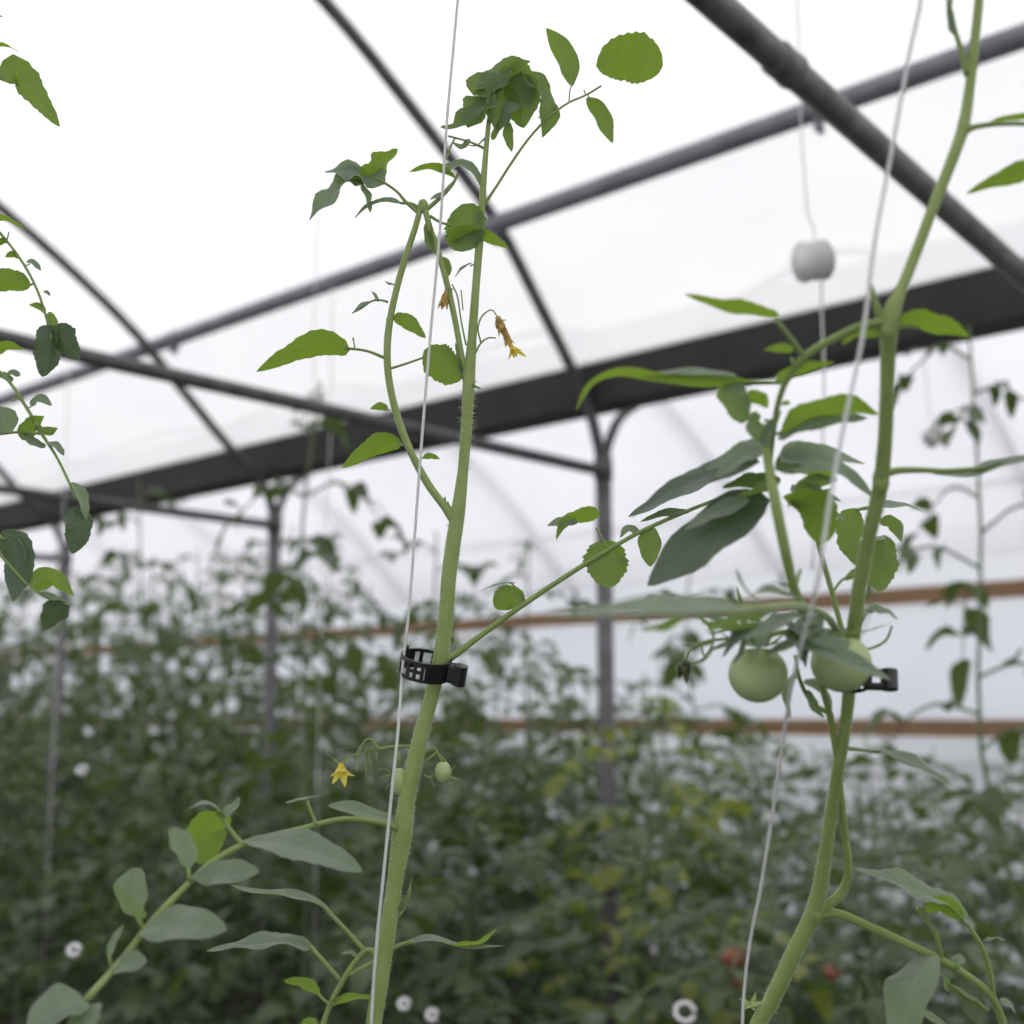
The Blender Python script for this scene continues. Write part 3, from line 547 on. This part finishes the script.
def plant_clip(root_label, c, R, ax, h, rest_dir, tab, slot=False):
    """hinged plastic ring round stem and twine: rails with ladder bars on one half, plain band on the other, hinge barrel and tab"""
    root = empty('plant_clip', c, root_label, 'clip')
    ax = ax.normalized(); x = (rest_dir - ax * rest_dir.dot(ax)).normalized(); y = ax.cross(x)
    def arc(mb, a0, a1, z0, z1, th=.0011, n=16):
        vs = []; fs = []
        for i in range(n + 1):
            a = a0 + (a1 - a0) * i / n; d = x * math.cos(a) + y * math.sin(a)
            for (r, z) in ((R, z0), (R, z1), (R - th, z1), (R - th, z0)): vs.append(c + d * r + ax * z)
        for i in range(n):
            for k in range(4):
                fs.append((i * 4 + k, (i + 1) * 4 + k, (i + 1) * 4 + (k + 1) % 4, i * 4 + (k + 1) % 4))
        fs.append((3, 2, 1, 0)); fs.append((n * 4, n * 4 + 1, n * 4 + 2, n * 4 + 3)); mb.add(vs, fs)
    pi = math.pi; m = MB()
    arc(m, 0, 2 * pi, h * .34, h * .5, n=40); arc(m, 0, 2 * pi, -h * .5, -h * .34, n=40)
    arc(m, pi - .75, pi + .62, -h * .5, h * .5, n=12)
    arc(m, -pi / 2 + .35, .5, -h * .5, h * .5, n=14)
    for s in (-1.95, -1.62, -1.32): arc(m, s - .07, s + .07, -h * .5, h * .5, n=3)
    arc(m, -2.0, -1.3, -h * .1, h * .08, n=6)
    for s in (1.0, 1.6, 2.1): arc(m, s - .08, s + .08, -h * .5, h * .5, n=3)
    m.build('ring', BLACK, root, smooth=False)
    m = MB(); hc = c + x * (R + tab * .38)
    if slot:
        for sgn in (-1, 1): box(m, hc + ax * h * .36 * sgn, x, y, ax, tab * .5, .0035, h * .12, .0008)
        for sgn in (-1, 1): box(m, hc + x * tab * .36 * sgn, x, y, ax, tab * .16, .0034, h * .3, .0008)
    else: box(m, hc, x, y, ax, tab * .5, .0042, h * .46, .0012)
    tube(m, [(hc + x * tab * .42 - ax * h * .5, .0045), (hc + x * tab * .42 + ax * h * .5, .0045)], 14, 1)
    m.build('hinge', BLACK, root, smooth=False)
    m = MB(); tube(m, [(c - x * (R * .85) + ax * h * .45, .0016), (c - x * (R * .85) + ax * h * .8, .0014)], 8, 1); m.build('peg', BLACK, root)
    return root
q, d = at(425, 666, YM - .004)
plant_clip('black ladder-sided plastic clip round the sharp middle stem, below its side branch', q, .0162, V((.19, -.34, 1)), .0125, V((1, -.25, -.2)), .0085)
q, d = at(850, 679, .675)
plant_clip('black plastic clip behind the right green tomato, only its slotted end showing', q, .0088, V((.1, .25, 1)), .0105, V((1, -.30, -.12)), .0138, True)

# ================================================================== GREENHOUSE FRAME
def pipe(name, pts, r, mat, label, cat, group=None, n=6, sides=14, root=None):
    m = MB(); tube(m, [(p, r) for p in pts], sides, n)
    if root: return m.build(name, mat, root)
    return tag(m.build(name, mat, loc=pts[0]), label, cat, group)
LK = [1.035 + 2.319 * k for k in range(9)]; PG = 4.21; RID = 1.51; FAR_P = 9.61
EYE = CAM.z / S
PROF1 = [(4.205, 1.05), (4.17, 1.17), (4.11, 1.31), (4.02, 1.43), (3.80, 1.68), (3.53, 1.97), (3.1, 2.26), (2.64, 2.53), (2.1, 2.74), (RID, 2.84)]
PROF2 = [(4.205, 1.05), (4.17, 1.17), (4.09, 1.29), (3.93, 1.40), (3.62, 1.66), (3.30, 1.93), (2.95, 2.16), (2.56, 2.38), (2.1, 2.6), (RID, 2.74)]
FILMP = [(4.24, 1.44), (4.02, 1.50), (3.80, 1.75), (3.53, 2.06), (3.1, 2.35), (2.64, 2.62), (2.1, 2.83), (RID, 2.93)]
def full(prof): return prof + [(2 * RID - p, z) for p, z in prof[-2::-1]]
wh = {1: 'bent grey roof hoop rising from the gutter behind the main tomato plant', 2: 'bent grey roof hoop next left of the one above the main plant', 3: 'far grey roof hoop meeting the gutter at the left edge'}
for k, L in enumerate(LK):
    pr = full(PROF1 if k < 2 else PROF2)
    pipe('roof_hoop', [gh(p, L, z) for p, z in pr], .0185, DSTEEL, wh.get(k, 'grey roof hoop of the near bay high overhead' if k == 0 else 'dim roof hoop of the near bay beyond the left edge'), 'roof hoop', 'near bay roof hoops', 4)
for k, L in enumerate(LK[:7]):
    pr = [(8.42 - p, z) for p, z in full(PROF2)]
    pipe('roof_hoop', [gh(p, L, z) for p, z in pr], .016, DSTEEL, 'faint roof hoop of the next bay seen beyond the dark gutter', 'roof hoop', 'next bay roof hoops', 4)
wp = {1: 'grey steel post under the gutter right of the main stem', 2: 'second grey post under the gutter, left of the main plant', 3: 'far grey post at the left edge behind the hanging leaves'}
for k, L in enumerate(LK):
    b = gh(PG, L, 0); b.z = 0
    lab = wp.get(k, 'grey post under the gutter beyond the right edge' if k == 0 else 'distant post under the gutter beyond the left edge')
    root = empty('support_post', b, lab, 'post', None if k < 4 else 'distant gutter posts')
    top = gh(PG, L, 1.10)
    pipe('shaft', [b, top], .027, DSTEEL, None, None, root=root, n=1)
    m = MB(); tube(m, [(gh(PG, L, 1.0), .031), (gh(PG, L, 1.09), .031)], 14, 1); m.build('collar', DSTEEL, root)
    m = MB(); tube(m, [(b, .06), (b + V((0, 0, .012)), .06)], 14, 1); m.build('base_plate', DSTEEL, root)
wt = {0: 'nearest grey pipe slanting across the upper right corner, with a wrapped joint', 1: 'grey tie pipe crossing the purlin at left and ending at the middle post', 2: 'grey tie pipe ending at the second post on the left'}
for k, L in enumerate(LK):
    z0 = [1.005, 1.035, 1.035][min(k, 2)]; sl = .06 if k == 0 else 0
    f = lambda p: 1.135 - .045 * p + 0 if False else (1.19 - .0605 * p if k == 0 else z0)
    A, B = gh(-1.19, L, f(-1.19)), gh(PG, L, f(PG))
    if k == 0:
        qa, qb = [(lambda ry: CAM + ry * (LK[0] * S / ry.dot(Lv)))(Fw + Rt * ((u - 512) / FPX) + Up * ((512 - v) / FPX)) for u, v in ((711, 0), (1003, 258))]
        sa, sb = (qa - CAM).dot(Pv) / S, (qb - CAM).dot(Pv) / S; za, zb = (qa.z - CAM.z) / S, (qb.z - CAM.z) / S
        f = lambda p: za + (zb - za) * (p - sa) / (sb - sa)
        A, B = gh(-1.19, L, f(-1.19)), gh(PG, L, f(PG)); print('tie', za, zb, f(PG))
    root = empty('tie_pipe', A, wt.get(k, 'distant tie pipe of the near bay behind the leaves'), 'pipe', None if k < 3 else 'distant tie pipes')
    pipe('tube', [A, B], 0.0195 if k == 0 else .018, RUSTY if k == 0 else DSTEEL, None, None, root=root, n=1, sides=18)
    if k == 0:
        m = MB(); c0, c1 = gh(1.775, L, f(1.775)), gh(1.85, L, f(1.85)); ax = (c1 - c0)
        tube(m, [(c0, .0203), (c0 + ax * .1, .0232), (c0 + ax * .5, .0222), (c0 + ax * .8, .0238), (c1, .0203)], 18, 3); m.build('wrapped_joint', RUSTY, root)
PPU, ZPU = 3.53, 1.95
pr = empty('purlin_pipe', gh(PPU, -3, ZPU), 'thick pale grey purlin pipe crossing the roof behind the main plant top', 'pipe')
pipe('tube', [gh(PPU, -3, ZPU), gh(PPU, 24, ZPU)], .028, STEEL, None, None, root=pr, n=1, sides=20)
# clamp above the crossing at the right, and a clamp at each hoop
for L in (1.9, 3.354, 5.673, 7.99):
    m = MB(); c0 = gh(PPU, L, ZPU)
    tube(m, [(c0 - Lv * .02, .0315), (c0 + Lv * .02, .0315)], 18, 1)
    box(m, c0 + V((0, 0, -.03)), Lv, Pv, V((0, 0, 1)), .006, .018, .03, .002); m.build('clamp', STEEL, pr)
pipe('eave_rail', [gh(9.35, -3, 1.72), gh(9.35, 22, 1.72)], .02, DSTEEL, 'dim horizontal rail high along the far film wall', 'rail', n=1)
# gutter: trapezoid channel in the fork of the hoops
m = MB(); sec = [(-.125, .125), (-.115, .125), (-.075, -.065), (.075, -.065), (.115, .125), (.125, .125), (.086, -.078), (-.086, -.078)]
vs = []
for L in (-4, 26):
    for (a, b) in sec: vs.append(gh(PG + a, L, 1.382 + b * .92))
fs = [(k, (k + 1) % 8, 8 + (k + 1) % 8, 8 + k) for k in range(8)] + [tuple(range(8))[::-1], tuple(range(8, 16))]
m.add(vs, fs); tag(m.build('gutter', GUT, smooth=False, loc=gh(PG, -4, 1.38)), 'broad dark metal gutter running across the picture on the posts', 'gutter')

# ------------------------------------------------------------------ shell
def sheet(name, pts, l0, l1, mat):
    m = MB(); vs = []; n = 14
    for i in range(n + 1):
        L = l0 + (l1 - l0) * i / n
        for p, z in pts: vs.append(gh(p, L, z))
    k = len(pts); fs = [(i * k + j, i * k + j + 1, (i + 1) * k + j + 1, (i + 1) * k + j) for i in range(n) for j in range(k - 1)]
    m.add(vs, fs); return tag(m.build(name, mat), kind='structure')
sheet('ceiling', full(FILMP), -5, 27, FILM)
sheet('ceiling', [(8.42 - p, z - .09) for p, z in full(PROF2)[4:-2]], -5, 27, FFILM)
zf = -EYE
sheet('wall_right', [(FAR_P + .03, zf), (FAR_P + .03, -.1), (FAR_P + .03, .94), (FAR_P - .0, 1.46)], -5, 27, WFILM)
sheet('wall_left', [(-1.22, zf), (-1.22, .9), (-1.21, 1.44)], -5, 27, WFILM)
m = MB(); A = [gh(-40, -40, zf), gh(60, -40, zf), gh(60, 60, zf), gh(-40, 60, zf)]
for a in A: a.z = 0
m.add(A, [(0, 1, 2, 3)]); tag(m.build('floor', SOIL, smooth=False), kind='structure')
for z, nm, lb in ((.937, 'wall_board', 'upper brown wooden board along the far film wall'), (-.10, 'wall_board', 'lower brown wooden board along the far film wall')):
    m = MB(); box(m, gh(FAR_P - .06, 11, z), Lv, Pv, V((0, 0, 1)), 15.9 * S, .018, .066 * S, .004)
    tag(m.build(nm, WOOD, smooth=False, loc=gh(FAR_P, 11, z)), lb, 'board')

# ================================================================== ROWS OF PLANTS BEHIND
def row_plant_meshes(seed, H, n_leaf, bare, spread, dens=1.):
    """stem and foliage of one staked plant, base at the origin"""
    rnd = random.Random(seed); sm = MB(); fm = MB()
    sway = [(V((rnd.uniform(-.05, .05), rnd.uniform(-.05, .05), H * i / 5)) if i else V((0, 0, 0)), .008 - .0009 * i) for i in range(6)]
    tube(sm, sway, 6, 3); pp = smooth_path(sway, 6)
    for k in range(n_leaf):
        t = bare + (1 - bare) * (k + rnd.random()) / n_leaf
        i = min(len(pp) - 1, int(t * (len(pp) - 1))); o = pp[i][0]
        a = k * 2.4 + rnd.uniform(-.5, .5); top = 1 - .45 * max(0, (t - .75) / .25)
        Ln = spread * rnd.uniform(.75, 1.2) * top; d = V((math.cos(a), math.sin(a), 0)); e = rnd.uniform(.15, .55)
        P = [o, o + d * Ln * .4 + V((0, 0, Ln * e * .4)), o + d * Ln * .75 + V((0, 0, Ln * (e * .3 - .12))), o + d * Ln + V((0, 0, -Ln * rnd.uniform(.05, .45)))]
        tube(sm, [(P[0], .0035), (P[1], .003), (P[2], .0025), (P[3], .0015)], 4, 3)
        rp = [x[0] for x in smooth_path([(x, 0) for x in P], 5)]
        for j in range(5):
            q = rp[min(len(rp) - 1, 4 + j * 3)]; side = d.cross(V((0, 0, 1)))
            for sgn in ((-1, 1) if j < 4 else (0,)):
                if rnd.random() > dens: continue
                dl = (side * sgn * rnd.uniform(.6, 1.1) + d * rnd.uniform(.2, .8) + V((0, 0, rnd.uniform(-.7, .25)))).normalized()
                l = rnd.uniform(.06, .115) * (1.15 if sgn == 0 else 1) * top
                nn = (V((0, 0, 1)) + V((rnd.uniform(-.6, .6), rnd.uniform(-.6, .6), 0))).normalized()
                blade(fm, [q, q + dl * l * .5 + V((0, 0, .006)), q + dl * l + V((0, 0, -l * rnd.uniform(0, .4)))], l * rnd.uniform(.5, .68), nn, fold=rnd.uniform(.1, .5), ser=.15, N=6, M=1, seed=rnd.randrange(9999))
    return sm, fm
def as_mesh(mb, name, mat):
    o = mb.build(name, mat); me = o.data; bpy.data.objects.remove(o); return me
KINDS = []
for s in range(5):
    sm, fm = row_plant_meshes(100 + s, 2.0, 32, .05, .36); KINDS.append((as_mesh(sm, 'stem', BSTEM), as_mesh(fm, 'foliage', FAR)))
THIN = []
for s in range(3):
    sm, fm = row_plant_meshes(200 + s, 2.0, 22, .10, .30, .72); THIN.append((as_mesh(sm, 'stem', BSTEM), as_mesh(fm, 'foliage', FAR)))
rr = random.Random(11)
def row_plant(x, y, H, kind, label, group, mat=None):
    st, fo = kind
    r = empty('tomato_plant', (x, y, 0), label, 'plant', group)
    r.rotation_euler = (0, 0, rr.uniform(0, 6.28))
    for nm, me in (('stem', st), ('foliage', fo)):
        if mat and nm == 'foliage': me = me.copy(); me.materials[0] = mat
        o = bpy.data.objects.new(nm, me); C.objects.link(o); o.parent = r; o.scale = (1, 1, H / 2.0)
    return r
def top_height(u, prof):
    for (a, va), (b, vb) in zip(prof, prof[1:]):
        if u <= b: return va + (vb - va) * (u - a) / (b - a)
    return prof[-1][1]
#               pixel column -> pixel row that the tops reach
T_NEAR = [(-200, 750), (0, 740), (120, 730), (330, 730), (420, 730), (560, 760), (700, 770), (800, 800), (1024, 810), (1200, 810)]
T_MID = [(-200, 690), (0, 690), (120, 660), (250, 640), (330, 670), (400, 700), (560, 690), (700, 720), (800, 770), (1024, 770), (1200, 760)]
T_BACK = [(-200, 520), (0, 540), (300, 540), (420, 610), (600, 650), (700, 690), (850, 750), (1024, 730), (1200, 720)]
T_LOW = [(-200, 720), (0, 720), (400, 740), (700, 760), (900, 790), (1200, 790)]
T_LEFT = [(-200, 560), (0, 570), (120, 550), (330, 560), (430, 610), (520, 660), (700, 720), (1200, 760)]
rows = [(3.1, 1.6, 12.5, .60, T_NEAR, KINDS, 'near'), (4.6, 1.8, 15, .56, T_MID, KINDS, 'second'), (5.0, 4.0, 16, .50, T_LEFT, THIN, 'leaning'), (5.6, 2.2, 17, .60, T_BACK, THIN, 'third'), (6.5, 2.4, 19, .60, T_BACK, THIN, 'fourth'), (7.6, 2.6, 21, .62, T_LOW, KINDS, 'fifth'), (8.7, 3., 23, .66, T_LOW, KINDS, 'last')]
for (P, l0, l1, st, prof, kinds, nm) in rows:
    L = l0
    while L < l1:
        w = gh(P + rr.uniform(-.12, .12), L, 0)
        u = 512 + FPX * (w.x / (w.y * math.cos(TH)))
        if -150 < u < 1180:
            v = top_height(u, prof) + rr.uniform(-35, 40)
            z = at(u, v, w.y)[0].z; H = max(.9, min(2.6, z))
            side = 'left of the main stem' if u < 430 else ('between the main and the right stems' if u < 850 else 'right of the right plant')
            row_plant(w.x, w.y, H, rr.choice(kinds), 'blurred leafy tomato plant in the %s row, %s' % (nm, side), '%s row tomato plants %s' % (nm, side))
        L += st * rr.uniform(.85, 1.15)
def sp0(u, v, Y): return at(u, v, Y)[0]
def spot(u, Y): p = at(u, 600, Y)[0]; return p.x, p.y
x, y = spot(655, 3.3); row_plant(x, y, at(655, 690, 3.3)[0].z, KINDS[2], 'yellowing tomato plant right of the middle post', None, PALE)
x, y = spot(775, 2.5); pl = row_plant(x, y, at(775, 830, 2.5)[0].z, KINDS[1], 'low tomato plant with reddish fruit beside the right twine, near the bottom edge', None); pl.rotation_euler = (0, 0, 0)
for (u, v, rad) in ((732, 957, .022), (832, 972, .016), (740, 980, .015)):
    m = MB(); blob(m, sp0(u, v, 2.42), rad, (1, 1, .92), 18, 12, .012); m.build('tomato', RIPE, pl)
for (u, v, Y, lb) in ((300, 385, 3.6, 'tall thin tomato plant whose top shows against the gutter at left'), (985, 330, 3.0, 'tall thin tomato plant with a drooping top at the right edge'), (150, 480, 4.6, 'tall sparse tomato plant under the gutter at left'), (420, 530, 4.4, 'tall sparse tomato plant just left of the main stem'), (520, 540, 5.0, 'tall sparse tomato plant between main stem and middle post'), (690, 520, 4.6, 'tall sparse tomato plant right of the middle post')):
    x, y = spot(u, Y); row_plant(x, y, at(u, v, Y)[0].z, THIN[int(u) % 3], lb, None)

# ------------------------------------------------------------------ bobbins of spare twine
def bobbin(u, v, Y, r, label, tilt):
    c = sp(u, v, Y); root = empty('twine_bobbin', c, label, 'bobbin')
    ax = V((math.cos(tilt), .35, math.sin(tilt))).normalized(); h = r * .6
    m = MB()
    for s in (-1, 1): tube(m, [(c + ax * h * s, r), (c + ax * h * s * .86, r)], 20, 1)
    m.build('flange', WHITEP, root)
    m = MB(); tube(m, [(c - ax * h * .88, r * .93), (c, r * .95), (c + ax * h * .88, r * .93)], 20, 4); m.build('wound_twine', TWINE, root)
    m = MB(); tube(m, [(c + V((0, 0, r * .8)), .0014), (c + V((.004, 0, r * 1.5)), .0014), (c + V((-.006, 0, r * 2.6)), .0014), (c + V((0, 0, TOPZ - .45 - c.z)), .0010)], 6, 4); m.build('hook_wire', TWINE, root)
    return c
c = bobbin(813, 261, 1.9, .032, 'white twine bobbin hanging above the gutter left of the right stem', .25)
string([c + V((.012, 0, -.030)), sp(822, 320, 1.9), sp(824, 365, 1.9), sp(822, 460, 1.9), sp(812, 570, 1.9)], 'thin white twine hanging down from the large white bobbin', r=.0018)
bobbin(933, 437, 3.4, .026, 'small blurred bobbin hanging right of the right plant', .6)
bobbin(316, 398, 3.3, .022, 'blurred bobbin hanging before the gutter left of the main plant', 1.1)
for (u, u2, Y) in ((330, 322, 3.6), (66, 60, 4.4)):
    string([V((sp(u, 400, Y).x, Y, 2.85)), sp(u, 440, Y), sp(u2, 600, Y), V((sp(u2, 700, Y).x, Y, 0))], 'blurred white twine left of the main plant in the background', 'background twines', .0018)
# white clips on the plants of the row
for (u, v, Y) in ((685, 1012, 2.2), (404, 1004, 2.3), (432, 1015, 2.3), (74, 950, 2.1), (82, 770, 2.6)):
    m = MB(); c = sp(u, v, Y); R = .016 if u == 685 else .0085
    tube(m, [(c + V((R * math.cos(a), R * .5 * math.sin(a), R * .8 * math.sin(a))), .0035) for a in [i * 2 * math.pi / 14 for i in range(14)]], 8, 2)
    tag(m.build('plant_clip', WHITEP, loc=c), 'tiny blurred white ring clip low among the dark leaves', 'clip', 'white ring clips')

# ================================================================== LIGHT AND CAMERA
w = bpy.data.worlds.new('overcast_sky'); bpy.context.scene.world = w; w.use_nodes = True
nt = w.node_tree; nt.nodes.clear(); n = nt.nodes; l = nt.links
o = n.new('ShaderNodeOutputWorld'); bg = n.new('ShaderNodeBackground'); tc = n.new('ShaderNodeTexCoord'); sx = n.new('ShaderNodeSeparateXYZ')
rp = n.new('ShaderNodeValToRGB'); mp = n.new('ShaderNodeMapRange')
mp.inputs[1].default_value = -.3; mp.inputs[2].default_value = 1.
l.new(tc.outputs['Generated'], sx.inputs[0]); l.new(sx.outputs[2], mp.inputs[0]); l.new(mp.outputs[0], rp.inputs[0])
e = rp.color_ramp.elements
e[0].position = 0; e[0].color = (.20, .22, .18, 1); e[1].position = 1; e[1].color = (1.25, 1.24, 1.24, 1)
for p, c in ((.20, (.30, .34, .31, 1)), (.245, (.62, .66, .72, 1)), (.34, (.80, .80, .84, 1)), (.50, (1.05, 1.05, 1.06, 1))):
    q = e.new(p); q.color = c
l.new(rp.outputs[0], bg.inputs[0]); bg.inputs[1].default_value = 1.0; l.new(bg.outputs[0], o.inputs[0])

sc = bpy.context.scene
cam = bpy.data.cameras.new('camera'); co = bpy.data.objects.new('camera', cam); C.objects.link(co)
co.location = CAM; co.rotation_euler = (math.pi / 2 + TH, 0, 0)
cam.sensor_width = 36; cam.lens = FPX / 1024 * 36; cam.clip_start = .02; cam.clip_end = 200
cam.dof.use_dof = True; cam.dof.focus_distance = .835; cam.dof.aperture_fstop = 5.3; cam.dof.aperture_blades = 9
sc.camera = co
sc.view_settings.view_transform = 'Standard'; sc.view_settings.look = 'None'; sc.view_settings.gamma = 1
sc.view_settings.use_curve_mapping = False; sc.view_settings.exposure = .5
sc.cycles.max_bounces = 10; sc.cycles.transparent_max_bounces = 12; sc.cycles.diffuse_bounces = 5; sc.cycles.transmission_bounces = 6
